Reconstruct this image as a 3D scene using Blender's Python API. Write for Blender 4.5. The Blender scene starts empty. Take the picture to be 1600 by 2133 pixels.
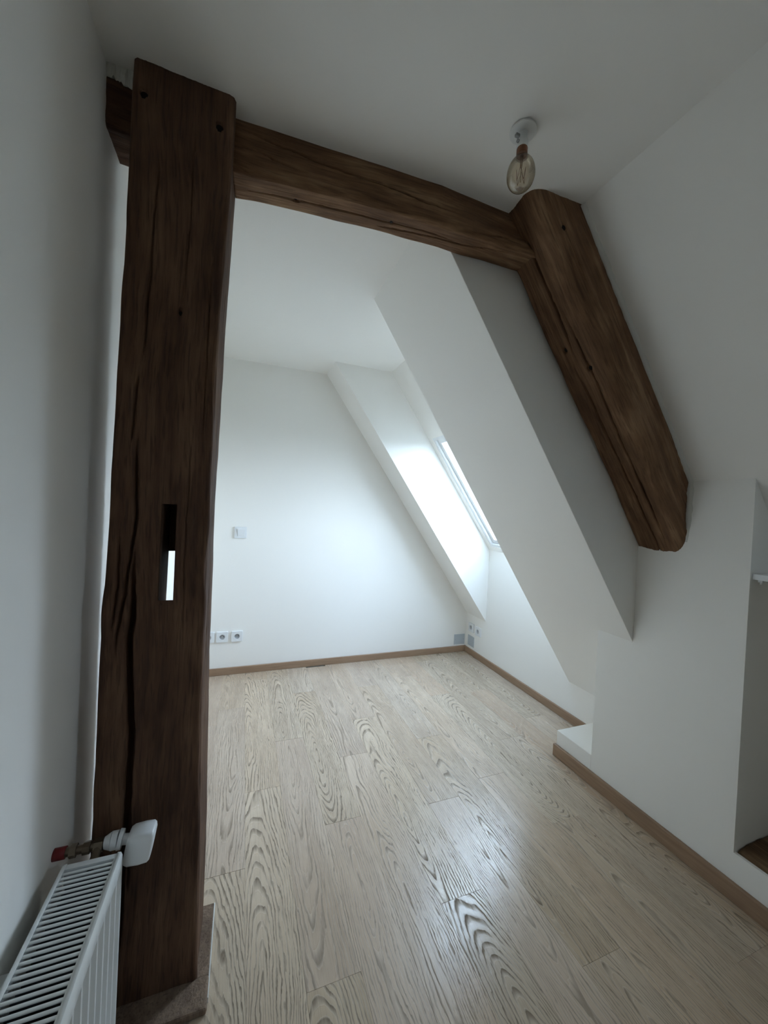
import bpy, bmesh, math, random
import numpy as np
from mathutils import Matrix, Vector

scene = bpy.context.scene
COL = scene.collection

# ------------------------------------------------------------------ camera
H = 1.30                                   # eye height above the floor (m)
YAW, PITCH, ROLL, FPX = 0.35702974, -0.01056366, -0.04980065, 779.346
fwd = Vector((math.sin(YAW) * math.cos(PITCH), math.cos(YAW) * math.cos(PITCH), math.sin(PITCH)))
rgt0 = Vector((math.cos(YAW), -math.sin(YAW), 0))
dwn0 = fwd.cross(rgt0)
rgt = math.cos(ROLL) * rgt0 + math.sin(ROLL) * dwn0
dwn = -math.sin(ROLL) * rgt0 + math.cos(ROLL) * dwn0
cam_data = bpy.data.cameras.new('camera')
cam = bpy.data.objects.new('camera', cam_data)
COL.objects.link(cam)
up, back = -dwn, -fwd
cam.matrix_world = Matrix(((rgt.x, up.x, back.x, 0), (rgt.y, up.y, back.y, 0), (rgt.z, up.z, back.z, H), (0, 0, 0, 1)))
cam_data.sensor_fit = 'VERTICAL'
cam_data.sensor_height = 36.0
cam_data.lens = FPX / 2133 * 36.0
cam_data.clip_start = 0.02
scene.camera = cam

# ------------------------------------------------------------------ world, exposure
world = bpy.data.worlds.new('overcast_sky')
scene.world = world
world.use_nodes = True
bg = world.node_tree.nodes['Background']
bg.inputs['Strength'].default_value = 24.0
# hazy sky: paler and brighter at the horizon, bluer overhead
_nt = world.node_tree
_tc = _nt.nodes.new('ShaderNodeTexCoord')
_sp = _nt.nodes.new('ShaderNodeSeparateXYZ')
_rp = _nt.nodes.new('ShaderNodeValToRGB')
_rp.color_ramp.elements[0].position = 0.0
_rp.color_ramp.elements[0].color = (0.85, 0.985, 1.19, 1)
_rp.color_ramp.elements[1].position = 1.0
_rp.color_ramp.elements[1].color = (0.39, 0.525, 0.755, 1)
_e = _rp.color_ramp.elements.new(0.42)
_e.color = (0.635, 0.77, 0.985, 1)
_nt.links.new(_tc.outputs['Generated'], _sp.inputs[0])
_nt.links.new(_sp.outputs[2], _rp.inputs[0])
_nt.links.new(_rp.outputs[0], bg.inputs['Color'])
vs = scene.view_settings
vs.view_transform = 'Standard'
vs.look = 'None'
vs.exposure = 0.06
vs.gamma = 1.0
vs.use_curve_mapping = False
scene.cycles.use_denoising = True
scene.cycles.max_bounces = 8
scene.cycles.adaptive_threshold = 0.04
scene.cycles.diffuse_bounces = 7
scene.cycles.transparent_max_bounces = 8
scene.cycles.sample_clamp_indirect = 15.0

# ------------------------------------------------------------------ key dimensions (m)
CE = 2.347            # ceiling height
XL = -0.36            # left wall
XK1, XK2 = 1.65, 2.0  # knee wall beside the timber frame, knee wall of the far bay
YF, YB = 3.0, -2.2    # far wall, wall behind the camera
XS = 1.015            # where the roof slope meets the ceiling
KS = 1.385            # roof slope dz/dx
NRM = math.hypot(1, KS)
SD = Vector((1 / NRM, 0, -KS / NRM))      # down the slope
SO = Vector((KS / NRM, 0, 1 / NRM))       # outward through the roof

def slope_z(x):
    return CE - (x - XS) * KS

# ------------------------------------------------------------------ materials
def new_mat(name):
    m = bpy.data.materials.new(name)
    m.use_nodes = True
    nt = m.node_tree
    return m, nt, nt.nodes['Principled BSDF']

def nd(nt, typ, **kw):
    n = nt.nodes.new(typ)
    for k, v in kw.items():
        if k == 'ins':
            for i, val in v.items():
                if hasattr(val, 'is_output'):
                    nt.links.new(val, n.inputs[i])
                else:
                    n.inputs[i].default_value = val
        else:
            setattr(n, k, v)
    return n

def mth(nt, op, a, b=None, c=None):
    n = nt.nodes.new('ShaderNodeMath')
    n.operation = op
    for i, v in enumerate((a, b, c)):
        if v is None:
            continue
        if hasattr(v, 'is_output'):
            nt.links.new(v, n.inputs[i])
        else:
            n.inputs[i].default_value = v
    return n.outputs[0]

def ramp(nt, fac, stops):
    n = nt.nodes.new('ShaderNodeValToRGB')
    cr = n.color_ramp
    while len(cr.elements) < len(stops):
        cr.elements.new(0.5)
    for e, (p, c) in zip(cr.elements, stops):
        e.position = p
        e.color = (*c, 1) if len(c) == 3 else c
    nt.links.new(fac, n.inputs[0])
    return n.outputs[0]

def mixc(nt, fac, a, b, mode='MIX'):
    n = nt.nodes.new('ShaderNodeMix')
    n.data_type = 'RGBA'
    n.blend_type = mode
    for i, v in ((0, fac), (6, a), (7, b)):
        if hasattr(v, 'is_output'):
            nt.links.new(v, n.inputs[i])
        elif i == 0:
            n.inputs[0].default_value = v
        else:
            n.inputs[i].default_value = (*v, 1)
    return n.outputs[2]

def noise(nt, vec, scale, detail=2.0, rough=0.5, dist=0.0):
    n = nd(nt, 'ShaderNodeTexNoise', ins={'Vector': vec, 'Scale': scale, 'Detail': detail, 'Roughness': rough, 'Distortion': dist})
    return n.outputs[0]

def mapping(nt, vec, scale=(1, 1, 1), loc=(0, 0, 0)):
    n = nd(nt, 'ShaderNodeMapping', ins={'Vector': vec, 'Scale': scale, 'Location': loc})
    return n.outputs[0]

def bump(nt, bsdf, height, strength, dist):
    b = nd(nt, 'ShaderNodeBump', ins={'Height': height, 'Strength': strength, 'Distance': dist})
    nt.links.new(b.outputs[0], bsdf.inputs['Normal'])

def paint_mat(name, col, rough=0.6, texture=True):
    m, nt, b = new_mat(name)
    tc = nd(nt, 'ShaderNodeTexCoord').outputs['Object']
    if texture:
        n1 = noise(nt, tc, 2.6, 1)
        c = mixc(nt, mth(nt, 'MULTIPLY', n1, 0.30), col, tuple(v * 0.94 for v in col))
        nt.links.new(c, b.inputs['Base Color'])
    else:
        b.inputs['Base Color'].default_value = (*col, 1)
    b.inputs['Roughness'].default_value = rough
    b.inputs['Specular IOR Level'].default_value = 0.35
    if texture:
        n2 = noise(nt, tc, 60.0, 1, 0.6)
        bump(nt, b, n2, 0.12, 0.0015)
    return m

WALL = paint_mat('matt_white_paint', (0.912, 0.890, 0.842))
CEIL = paint_mat('ceiling_paint', (0.912, 0.890, 0.842))
PLASTIC = paint_mat('white_plastic', (0.80, 0.81, 0.81), 0.35, False)
PLATE = paint_mat('painted_plate', (0.74, 0.73, 0.70), 0.6, False)
ENAMEL = paint_mat('radiator_enamel', (0.74, 0.75, 0.73), 0.3, False)
WINDOW = paint_mat('white_window_lacquer', (0.80, 0.81, 0.81), 0.35, False)
GREYPL = paint_mat('grey_plastic', (0.50, 0.535, 0.56), 0.4, False)
INSERT = paint_mat('socket_insert_grey', (0.46, 0.47, 0.48), 0.4, False)
DARKPL = paint_mat('dark_slot', (0.05, 0.05, 0.05), 0.6, False)
PLASTER = paint_mat('rough_plaster', (0.66, 0.65, 0.60), 0.8, True)
REDPIPE = paint_mat('red_pipe_sleeve', (0.20, 0.02, 0.02), 0.5, False)
CAULK = paint_mat('white_caulk', (0.75, 0.74, 0.70), 0.5, False)
FINS_SHADE = paint_mat('fins_painted_shade', (0.06, 0.062, 0.065), 0.6, False)  # dark colour stands in for the shade inside the white radiator

def metal_mat(name, col, rough):
    m, nt, b = new_mat(name)
    tc = nd(nt, 'ShaderNodeTexCoord').outputs['Object']
    n1 = noise(nt, tc, 60, 3)
    nt.links.new(mixc(nt, n1, col, tuple(v * 0.6 for v in col)), b.inputs['Base Color'])
    b.inputs['Metallic'].default_value = 0.85
    b.inputs['Roughness'].default_value = rough
    return m

BRONZE = metal_mat('tarnished_brass', (0.22, 0.17, 0.12), 0.4)
STEEL = metal_mat('dull_steel', (0.5, 0.5, 0.5), 0.35)
COPPER = metal_mat('dark_copper', (0.30, 0.14, 0.08), 0.45)

def timber_mat(name, dark, mid, light):
    m, nt, b = new_mat(name)
    tc = nd(nt, 'ShaderNodeTexCoord').outputs['Object']
    warp = noise(nt, mapping(nt, tc, (4, 4, 1.5)), 1.0, 2)
    v = nd(nt, 'ShaderNodeVectorMath', operation='ADD',
           ins={0: tc, 1: nd(nt, 'ShaderNodeCombineXYZ', ins={0: mth(nt, 'MULTIPLY', warp, 0.06), 1: mth(nt, 'MULTIPLY', warp, 0.04)}).outputs[0]}).outputs[0]
    g1 = noise(nt, mapping(nt, v, (48, 48, 2.6)), 1.0, 4, 0.65)
    g2 = noise(nt, mapping(nt, v, (170, 170, 11)), 1.0, 2, 0.6)
    g3 = noise(nt, mapping(nt, tc, (9, 9, 3.5)), 1.0, 3, 0.6)
    f = mth(nt, 'ADD', mth(nt, 'MULTIPLY', g1, 0.45), mth(nt, 'MULTIPLY', g3, 0.55))
    c = ramp(nt, f, [(0.36, dark), (0.50, mid), (0.66, light)])
    streak = mth(nt, 'MULTIPLY', ramp(nt, g2, [(0.34, (1, 1, 1)), (0.47, (0, 0, 0))]), 0.45)
    c = mixc(nt, streak, c, tuple(x * 0.5 for x in dark))
    nt.links.new(c, b.inputs['Base Color'])
    b.inputs['Roughness'].default_value = 0.75
    b.inputs['Specular IOR Level'].default_value = 0.25
    bump(nt, b, mth(nt, 'ADD', g1, mth(nt, 'MULTIPLY', g2, 0.8)), 0.5, 0.004)
    return m

TIMBER = timber_mat('old_oak_timber', (0.105, 0.053, 0.027), (0.195, 0.105, 0.054), (0.350, 0.215, 0.118))
TIMBER_POST = timber_mat('old_oak_post', (0.060, 0.030, 0.018), (0.106, 0.055, 0.032), (0.185, 0.104, 0.060))
HOLE_DARK = paint_mat('painted_hole_dark', (0.012, 0.008, 0.006), 0.9, False)  # near-black colour painted in for the shade down the drilled holes
TIMBER_SILL = timber_mat('weathered_sill_oak', (0.07, 0.040, 0.022), (0.16, 0.095, 0.052), (0.30, 0.19, 0.105))
PLINTH = timber_mat('scuffed_plinth_oak', (0.15, 0.10, 0.068), (0.21, 0.145, 0.10), (0.30, 0.215, 0.15))

def oak_trim_mat():
    m, nt, b = new_mat('oak_skirting')
    tc = nd(nt, 'ShaderNodeTexCoord').outputs['Object']
    g = noise(nt, mapping(nt, tc, (6, 6, 90)), 1.0, 4)
    c = ramp(nt, g, [(0.3, (0.27, 0.17, 0.105)), (0.7, (0.36, 0.235, 0.15))])
    nt.links.new(c, b.inputs['Base Color'])
    b.inputs['Roughness'].default_value = 0.45
    return m

OAK = oak_trim_mat()

def plank_mat():
    m, nt, b = new_mat('whitewashed_oak_plank')
    tc = nd(nt, 'ShaderNodeTexCoord').outputs['Object']
    rnd = nd(nt, 'ShaderNodeObjectInfo').outputs['Random']
    sp = nd(nt, 'ShaderNodeSeparateXYZ', ins={0: tc})
    x, y = sp.outputs[0], sp.outputs[1]
    r2 = mth(nt, 'FRACT', mth(nt, 'MULTIPLY', rnd, 17.31))
    r3 = mth(nt, 'FRACT', mth(nt, 'MULTIPLY', rnd, 91.77))
    off = nd(nt, 'ShaderNodeCombineXYZ', ins={0: mth(nt, 'MULTIPLY', rnd, 31.0), 1: mth(nt, 'MULTIPLY', r2, 47.0), 2: mth(nt, 'MULTIPLY', r3, 13.0)}).outputs[0]
    p = nd(nt, 'ShaderNodeVectorMath', operation='ADD', ins={0: tc, 1: off}).outputs[0]
    w1 = noise(nt, mapping(nt, p, (4, 1.3, 4)), 1.0, 2, 0.5)
    w2 = noise(nt, mapping(nt, p, (22, 4.5, 22)), 1.0, 3, 0.6)
    xc = mth(nt, 'ADD', x, mth(nt, 'MULTIPLY', mth(nt, 'SUBTRACT', r2, 0.5), 0.13))
    xc = mth(nt, 'ADD', xc, mth(nt, 'MULTIPLY', mth(nt, 'SUBTRACT', w1, 0.5), 0.085))
    xc = mth(nt, 'ADD', xc, mth(nt, 'MULTIPLY', mth(nt, 'SUBTRACT', w2, 0.5), 0.030))
    w3 = noise(nt, mapping(nt, p, (75, 16, 75)), 1.0, 3, 0.65)
    xc = mth(nt, 'ADD', xc, mth(nt, 'MULTIPLY', mth(nt, 'SUBTRACT', w3, 0.5), 0.010))
    d = mth(nt, 'ADD', mth(nt, 'MULTIPLY', y, mth(nt, 'ADD', 0.05, mth(nt, 'MULTIPLY', mth(nt, 'SUBTRACT', r3, 0.5), 0.22))),
            mth(nt, 'ADD', 0.02, mth(nt, 'MULTIPLY', mth(nt, 'SUBTRACT', w1, 0.5), 0.11)))
    rad = mth(nt, 'SQRT', mth(nt, 'ADD', mth(nt, 'MULTIPLY', xc, xc), mth(nt, 'MULTIPLY', d, d)))
    ph = mth(nt, 'FRACT', mth(nt, 'MULTIPLY', rad, 125.0))
    line = ramp(nt, ph, [(0.0, (0.10, 0.10, 0.10)), (0.38, (0.0, 0.0, 0.0)), (0.70, (0.75, 0.75, 0.75)), (0.86, (1, 1, 1)), (0.97, (0.10, 0.10, 0.10))])
    brk = noise(nt, mapping(nt, p, (55, 6, 55)), 1.0, 4, 0.65)
    line = mth(nt, 'MULTIPLY', line, ramp(nt, brk, [(0.28, (0.12, 0.12, 0.12)), (0.55, (1, 1, 1))]))
    amt = mth(nt, 'ADD', 0.66, mth(nt, 'MULTIPLY', r3, 0.30))
    line = mth(nt, 'MULTIPLY', line, amt)
    pores = noise(nt, mapping(nt, p, (330, 9, 330)), 1.0, 3, 0.65)
    pr = ramp(nt, pores, [(0.34, (1, 1, 1)), (0.47, (0, 0, 0))])
    cloud = noise(nt, mapping(nt, p, (9, 1.6, 9)), 1.0, 3)
    basec = ramp(nt, cloud, [(0.30, (0.52, 0.40, 0.292)), (0.70, (0.63, 0.505, 0.382))])
    hsv = nd(nt, 'ShaderNodeHueSaturation', ins={'Hue': mth(nt, 'ADD', 0.496, mth(nt, 'MULTIPLY', r3, 0.009)),
                                                 'Saturation': mth(nt, 'ADD', 0.90, mth(nt, 'MULTIPLY', r2, 0.20)),
                                                 'Value': mth(nt, 'ADD', 0.95, mth(nt, 'MULTIPLY', rnd, 0.12)), 'Color': basec}).outputs[0]
    c = mixc(nt, line, hsv, (0.18, 0.136, 0.094))
    c = mixc(nt, mth(nt, 'MULTIPLY', pr, 0.30), c, (0.26, 0.20, 0.15))
    kn = nd(nt, 'ShaderNodeTexVoronoi', ins={'Vector': mapping(nt, p, (6, 3.2, 6)), 'Scale': 1.0}).outputs['Distance']
    kn = ramp(nt, kn, [(0.010, (1, 1, 1)), (0.018, (0, 0, 0))])
    c = mixc(nt, mth(nt, 'MULTIPLY', kn, 0.8), c, (0.07, 0.045, 0.03))
    nt.links.new(c, b.inputs['Base Color'])
    rr = mth(nt, 'ADD', 0.24, mth(nt, 'MULTIPLY', line, 0.35))
    nt.links.new(rr, b.inputs['Roughness'])
    nt.links.new(mth(nt, 'SUBTRACT', 1.0, mth(nt, 'MULTIPLY', line, 0.9)), b.inputs['Specular IOR Level'])
    bump(nt, b, mth(nt, 'MULTIPLY', pores, 1.0), 0.04, 0.0004)
    return m

PLANK = plank_mat()

def glass_mat(name, tint, tint_edge, gloss_lo, gloss_hi):
    m = bpy.data.materials.new(name)
    m.use_nodes = True
    nt = m.node_tree
    nt.nodes.remove(nt.nodes['Principled BSDF'])
    out = nt.nodes['Material Output']
    lw = nd(nt, 'ShaderNodeLayerWeight', ins={'Blend': 0.35})
    tr = nd(nt, 'ShaderNodeBsdfTransparent', ins={'Color': mixc(nt, lw.outputs['Facing'], tint, tint_edge)})
    gl = nd(nt, 'ShaderNodeBsdfGlossy', ins={'Color': (1, 1, 1, 1), 'Roughness': 0.04})
    fac = mth(nt, 'ADD', gloss_lo, mth(nt, 'MULTIPLY', lw.outputs['Fresnel'], gloss_hi))
    mx = nd(nt, 'ShaderNodeMixShader', ins={0: fac, 1: tr.outputs[0], 2: gl.outputs[0]})
    nt.links.new(mx.outputs[0], out.inputs['Surface'])
    return m

PANE = glass_mat('clear_window_glass', (0.95, 0.975, 0.97), (0.80, 0.86, 0.86), 0.03, 0.4)
BULB = glass_mat('smoked_bulb_glass', (0.93, 0.87, 0.77), (0.50, 0.44, 0.34), 0.05, 0.55)

def ground_mat():
    m, nt, b = new_mat('rooftops_and_gardens')
    tc = nd(nt, 'ShaderNodeTexCoord').outputs['Object']
    n1 = noise(nt, tc, 0.12, 4)
    nt.links.new(ramp(nt, n1, [(0.35, (0.16, 0.17, 0.13)), (0.65, (0.27, 0.25, 0.22))]), b.inputs['Base Color'])
    b.inputs['Roughness'].default_value = 0.9
    return m

GROUND = ground_mat()

# ------------------------------------------------------------------ object helpers
def link_mesh(name, verts, faces, mat, parent=None, smooth=False, loc=None, mw=None):
    me = bpy.data.meshes.new(name)
    me.from_pydata([tuple(v) for v in verts], [], faces)
    me.update()
    bm = bmesh.new()
    bm.from_mesh(me)
    bmesh.ops.recalc_face_normals(bm, faces=bm.faces)
    bm.to_mesh(me)
    bm.free()
    me.materials.append(mat)
    if smooth:
        for pl in me.polygons:
            pl.use_smooth = True
    o = bpy.data.objects.new(name, me)
    COL.objects.link(o)
    if parent is not None:
        o.parent = parent
    if mw is not None:
        o.matrix_local = mw
    elif loc is not None:
        o.location = loc
    return o

def struct(o):
    o['kind'] = 'structure'
    return o

def tag(o, label, cat, group=None):
    o['label'] = label
    o['category'] = cat
    if group:
        o['group'] = group
    return o

def thing(name, label, cat, loc=(0, 0, 0), rotz=0.0, group=None):
    o = bpy.data.objects.new(name, None)
    o.empty_display_size = 0.05
    COL.objects.link(o)
    o.location = loc
    o.rotation_euler = (0, 0, rotz)
    return tag(o, label, cat, group)

class MB:
    """collects shapes for one mesh"""
    def __init__(self):
        self.v, self.f = [], []
    def add(self, verts, faces):
        n = len(self.v)
        self.v += [tuple(v) for v in verts]
        self.f += [tuple(i + n for i in f) for f in faces]
        return self
    def box(self, x0, x1, y0, y1, z0, z1):
        vs_ = [(x, y, z) for x in (x0, x1) for y in (y0, y1) for z in (z0, z1)]
        return self.add(vs_, [(0, 1, 3, 2), (4, 6, 7, 5), (0, 4, 5, 1), (2, 3, 7, 6), (0, 2, 6, 4), (1, 5, 7, 3)])
    def prism_y(self, poly, y0, y1):
        n = len(poly)
        vs_ = [(x, y0, z) for x, z in poly] + [(x, y1, z) for x, z in poly]
        fs = [tuple(range(n)), tuple(range(2 * n - 1, n - 1, -1))]
        fs += [(i, (i + 1) % n, (i + 1) % n + n, i + n) for i in range(n)]
        return self.add(vs_, fs)
    def cyl(self, p0, p1, r0, r1=None, n=24, caps=True):
        r1 = r0 if r1 is None else r1
        p0, p1 = Vector(p0), Vector(p1)
        ax = (p1 - p0).normalized()
        t = Vector((0, 0, 1)) if abs(ax.z) < 0.9 else Vector((1, 0, 0))
        u = ax.cross(t).normalized()
        w = ax.cross(u)
        vs_ = []
        for p, r in ((p0, r0), (p1, r1)):
            for i in range(n):
                a = 2 * math.pi * i / n
                vs_.append(p + u * (r * math.cos(a)) + w * (r * math.sin(a)))
        fs = [(i, (i + 1) % n, (i + 1) % n + n, i + n) for i in range(n)]
        if caps:
            fs += [tuple(range(n)), tuple(range(2 * n - 1, n - 1, -1))]
        return self.add(vs_, fs)
    def lathe(self, prof, c=(0, 0, 0), n=32):
        """profile (r, z) turned about the vertical through c"""
        vs_, fs = [], []
        for r, z in prof:
            for i in range(n):
                a = 2 * math.pi * i / n
                vs_.append((c[0] + r * math.cos(a), c[1] + r * math.sin(a), c[2] + z))
        for k in range(len(prof) - 1):
            for i in range(n):
                j = (i + 1) % n
                fs.append((k * n + i, k * n + j, (k + 1) * n + j, (k + 1) * n + i))
        return self.add(vs_, fs)
    def build(self, name, mat, parent=None, smooth=False, loc=None, bevel=0.0, seg=2):
        o = link_mesh(name, self.v, self.f, mat, parent, smooth, loc)
        if bevel > 0:
            bm = bmesh.new()
            bm.from_mesh(o.data)
            bmesh.ops.bevel(bm, geom=list(bm.edges), offset=bevel, segments=seg, affect='EDGES', profile=0.5)
            bm.to_mesh(o.data)
            bm.free()
        return o

def auto_smooth(o, deg=35):
    lim = math.radians(deg)
    for pl in o.data.polygons:
        pl.use_smooth = True
    bm = bmesh.new()
    bm.from_mesh(o.data)
    for e in bm.edges:
        if len(e.link_faces) == 2 and e.calc_face_angle() > lim:
            e.smooth = False
    bm.to_mesh(o.data)
    bm.free()
    return o

# ------------------------------------------------------------------ numpy noise
_rng = np.random.default_rng(7)
_G = _rng.random((64, 64, 64))
def vnoise(p):
    p = np.asarray(p, float)
    i = np.floor(p).astype(int)
    f = p - i
    f = f * f * (3 - 2 * f)
    out = 0
    for dx in (0, 1):
        for dy in (0, 1):
            for dz in (0, 1):
                w = (f[..., 0] if dx else 1 - f[..., 0]) * (f[..., 1] if dy else 1 - f[..., 1]) * (f[..., 2] if dz else 1 - f[..., 2])
                out = out + w * _G[(i[..., 0] + dx) % 64, (i[..., 1] + dy) % 64, (i[..., 2] + dz) % 64]
    return out - 0.5

# ================================================================== STRUCTURE
Y0, Y1 = YB - 0.15, YF + 0.15
floor = struct(MB().box(XL - 0.15, 2.4, Y0, Y1, -0.16, -0.014).build('floor', GROUND))
struct(MB().box(XL - 0.15, XS + 0.05, Y0, Y1, CE, CE + 0.22).build('ceiling', CEIL))
struct(MB().box(XL - 0.15, XL, Y0, Y1, -0.16, CE + 0.1).build('wall_left', WALL))
struct(MB().box(XL - 0.15, 2.5, YF, Y1, -0.16, CE + 0.1).build('wall_far', WALL))
struct(MB().box(XL - 0.15, 2.5, Y0, YB, -0.16, CE + 0.1).build('wall_back', WALL))
struct(MB().box(-600, 600, -600, 600, -8.2, -8.0).build('ground', GROUND))

# knee wall beside the frame, with the niche
NY0, NY1 = -0.25, 0.766
KY = 1.337
def knee_poly(x0, x1):
    return [(x0, -0.014), (x0, slope_z(x0) + 0.03), (x1, slope_z(x1) + 0.03), (x1, -0.014)]
mb = MB()
mb.prism_y(knee_poly(XK1, 2.3), NY1, KY)
mb.prism_y(knee_poly(XK1, 2.3), YB, NY0)
mb.box(XK1, XK1 + 0.012, NY0, NY1, -0.014, 0.160)
mb.prism_y([(2.05, -0.014), (2.05, slope_z(2.05) + 0.03), (2.3, slope_z(2.3) + 0.03), (2.3, -0.014)], NY0, NY1)
struct(mb.build('wall_right', WALL))
struct(MB().prism_y(knee_poly(XK2, 2.3), KY, YF).build('wall_right_recess', WALL))
struct(MB().box(XK1, XK2, KY, 1.552, -0.014, 0.137).build('trim_3', WALL, bevel=0.003))

# roof slope slab with holes for the seen skylight and an added fill one
W1 = dict(y0=1.775, y1=2.655, s0=0.595, s1=1.640)
W_FILL = dict(y0=-0.56, y1=-0.04, s0=0.93, s1=1.40)  # unseen skylight added behind the camera to fill the near room
def sp(s, y, o):
    return Vector((XS, y, CE)) + SD * s + SO * o
def slab_with_holes(holes, s_lo, s_hi, y_lo, y_hi, o0, o1):
    ss = sorted({s_lo, s_hi, *[h['s0'] for h in holes], *[h['s1'] for h in holes]})
    ys = sorted({y_lo, y_hi, *[h['y0'] for h in holes], *[h['y1'] for h in holes]})
    def solid(i, j):
        if i < 0 or j < 0 or i >= len(ss) - 1 or j >= len(ys) - 1:
            return False
        cs, cy = (ss[i] + ss[i + 1]) / 2, (ys[j] + ys[j + 1]) / 2
        return not any(h['s0'] < cs < h['s1'] and h['y0'] < cy < h['y1'] for h in holes)
    V, F = {}, []
    def vid(i, j, k):
        return V.setdefault((i, j, k), len(V))
    for i in range(len(ss) - 1):
        for j in range(len(ys) - 1):
            if not solid(i, j):
                continue
            F.append((vid(i, j, 0), vid(i + 1, j, 0), vid(i + 1, j + 1, 0), vid(i, j + 1, 0)))
            F.append((vid(i, j, 1), vid(i, j + 1, 1), vid(i + 1, j + 1, 1), vid(i + 1, j, 1)))
            for di, dj, a, b_ in ((-1, 0, (i, j), (i, j + 1)), (1, 0, (i + 1, j), (i + 1, j + 1)), (0, -1, (i, j), (i + 1, j)), (0, 1, (i, j + 1), (i + 1, j + 1))):
                if not solid(i + di, j + dj):
                    F.append((vid(*a, 0), vid(*b_, 0), vid(*b_, 1), vid(*a, 1)))
    verts = [None] * len(V)
    for (i, j, k), n in V.items():
        verts[n] = sp(ss[i], ys[j], (o0, o1)[k])
    return verts, F
v, f = slab_with_holes([W1, W_FILL], -0.02, 2.45, Y0, Y1, 0.0, 0.095)
slope = struct(link_mesh('ceiling_slope', v, f, CEIL))

# boxed-in rafters (white cladding)
BK = 1.457
def box_poly(x0, xe, k):
    return [(x0, CE + 0.01), (XS + 0.02, CE + 0.01), (xe, slope_z(xe) + 0.02), (xe, CE - (xe - x0) * k)]
bp = box_poly(0.557, 2.05, BK)
nb_ = len(bp)
vs_ = [(x, 1.163 + (1.65 - x) * 0.027, z) for x, z in bp] + [(x, 1.81, z) for x, z in bp]
fs_ = [tuple(range(nb_)), tuple(range(2 * nb_ - 1, nb_ - 1, -1))] + [(i_, (i_ + 1) % nb_, (i_ + 1) % nb_ + nb_, i_ + nb_) for i_ in range(nb_)]
struct(MB().add(vs_, fs_).build('trim_1', WALL, bevel=0.002))
struct(MB().prism_y(box_poly(0.566, 2.05, 1.386), 2.705, YF + 0.02).build('trim_2', WALL, bevel=0.002))

# skylights
def skylight(name, w):
    root = struct(bpy.data.objects.new(name, None))
    COL.objects.link(root)
    root.location = sp(w['s1'], (w['y0'] + w['y1']) / 2, 0)
    root['label'] = 'white roof skylight set in the sloping ceiling'
    inv = root.location.copy()
    def ring(nm, s0, s1, y0, y1, t, o0, o1, mat):
        mb_ = MB()
        def bar(a0, a1, b0, b1):
            vs_ = [sp(s, y, o) - inv for s in (a0, a1) for y in (b0, b1) for o in (o0, o1)]
            mb_.add(vs_, [(0, 1, 3, 2), (4, 6, 7, 5), (0, 4, 5, 1), (2, 3, 7, 6), (0, 2, 6, 4), (1, 5, 7, 3)])
        bar(s0, s0 + t, y0, y1)
        bar(s1 - t, s1, y0, y1)
        bar(s0 + t, s1 - t, y0, y0 + t)
        bar(s0 + t, s1 - t, y1 - t, y1)
        return mb_.build(nm, mat, root)
    ring('window_frame', w['s0'] - 0.004, w['s1'] + 0.004, w['y0'] - 0.004, w['y1'] + 0.004, 0.030, 0.004, 0.100, WINDOW)
    ring('sash', w['s0'] + 0.028, w['s1'] - 0.028, w['y0'] + 0.028, w['y1'] - 0.028, 0.034, 0.022, 0.075, WINDOW)
    vs_ = [sp(s, y, o) - inv for s in (w['s0'] + 0.058, w['s1'] - 0.058) for y in (w['y0'] + 0.058, w['y1'] - 0.058) for o in (0.044, 0.050)]
    link_mesh('pane', vs_, [(0, 1, 3, 2), (4, 6, 7, 5), (0, 4, 5, 1), (2, 3, 7, 6), (0, 2, 6, 4), (1, 5, 7, 3)], PANE, root)
    # vent bar handle along the top of the sash
    mb_ = MB()
    ym = (w['y0'] + w['y1']) / 2
    mb_.cyl(sp(w['s0'] + 0.045, ym - 0.12, -0.004) - inv, sp(w['s0'] + 0.045, ym + 0.12, -0.004) - inv, 0.006, n=12)
    for dy in (-0.10, 0.10):
        mb_.cyl(sp(w['s0'] + 0.045, ym + dy, -0.004) - inv, sp(w['s0'] + 0.045, ym + dy, 0.024) - inv, 0.004, n=10)
    mb_.build('vent_handle', STEEL, root)
    # portal that guides the sky light through this opening
    return root
skylight('window_1', W1)
skylight('fill_skylight', W_FILL)  # added out of view, only for fill light
for w in (W1, W_FILL):
    ld = bpy.data.lights.new('sky_portal', 'AREA')
    ld.shape = 'RECTANGLE'
    ld.size = w['s1'] - w['s0']
    ld.size_y = w['y1'] - w['y0']
    ld.cycles.is_portal = True
    lo = bpy.data.objects.new('sky_portal', ld)
    COL.objects.link(lo)
    c = sp((w['s0'] + w['s1']) / 2, (w['y0'] + w['y1']) / 2, 0.115)
    zax = SO
    xax = SD
    yax = zax.cross(xax)
    lo.matrix_world = Matrix(((xax.x, yax.x, zax.x, c.x), (xax.y, yax.y, zax.y, c.y), (xax.z, yax.z, zax.z, c.z), (0, 0, 0, 1)))

# skirting boards
def skirting(name, x0, x1, y0, y1, h):
    return struct(MB().box(x0, x1, y0, y1, 0.0, h).build(name, OAK, bevel=0.0025))
skirting('baseboard_far', XL, XK2, YF - 0.015, YF, 0.052)
skirting('baseboard_right_recess', XK2 - 0.015, XK2, 1.56, YF - 0.015, 0.052)
skirting('baseboard_right', XK1 - 0.016, XK1, YB, 1.560, 0.063)
skirting('baseboard_left', XL, XL + 0.015, 1.30, YF - 0.015, 0.052)

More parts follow.
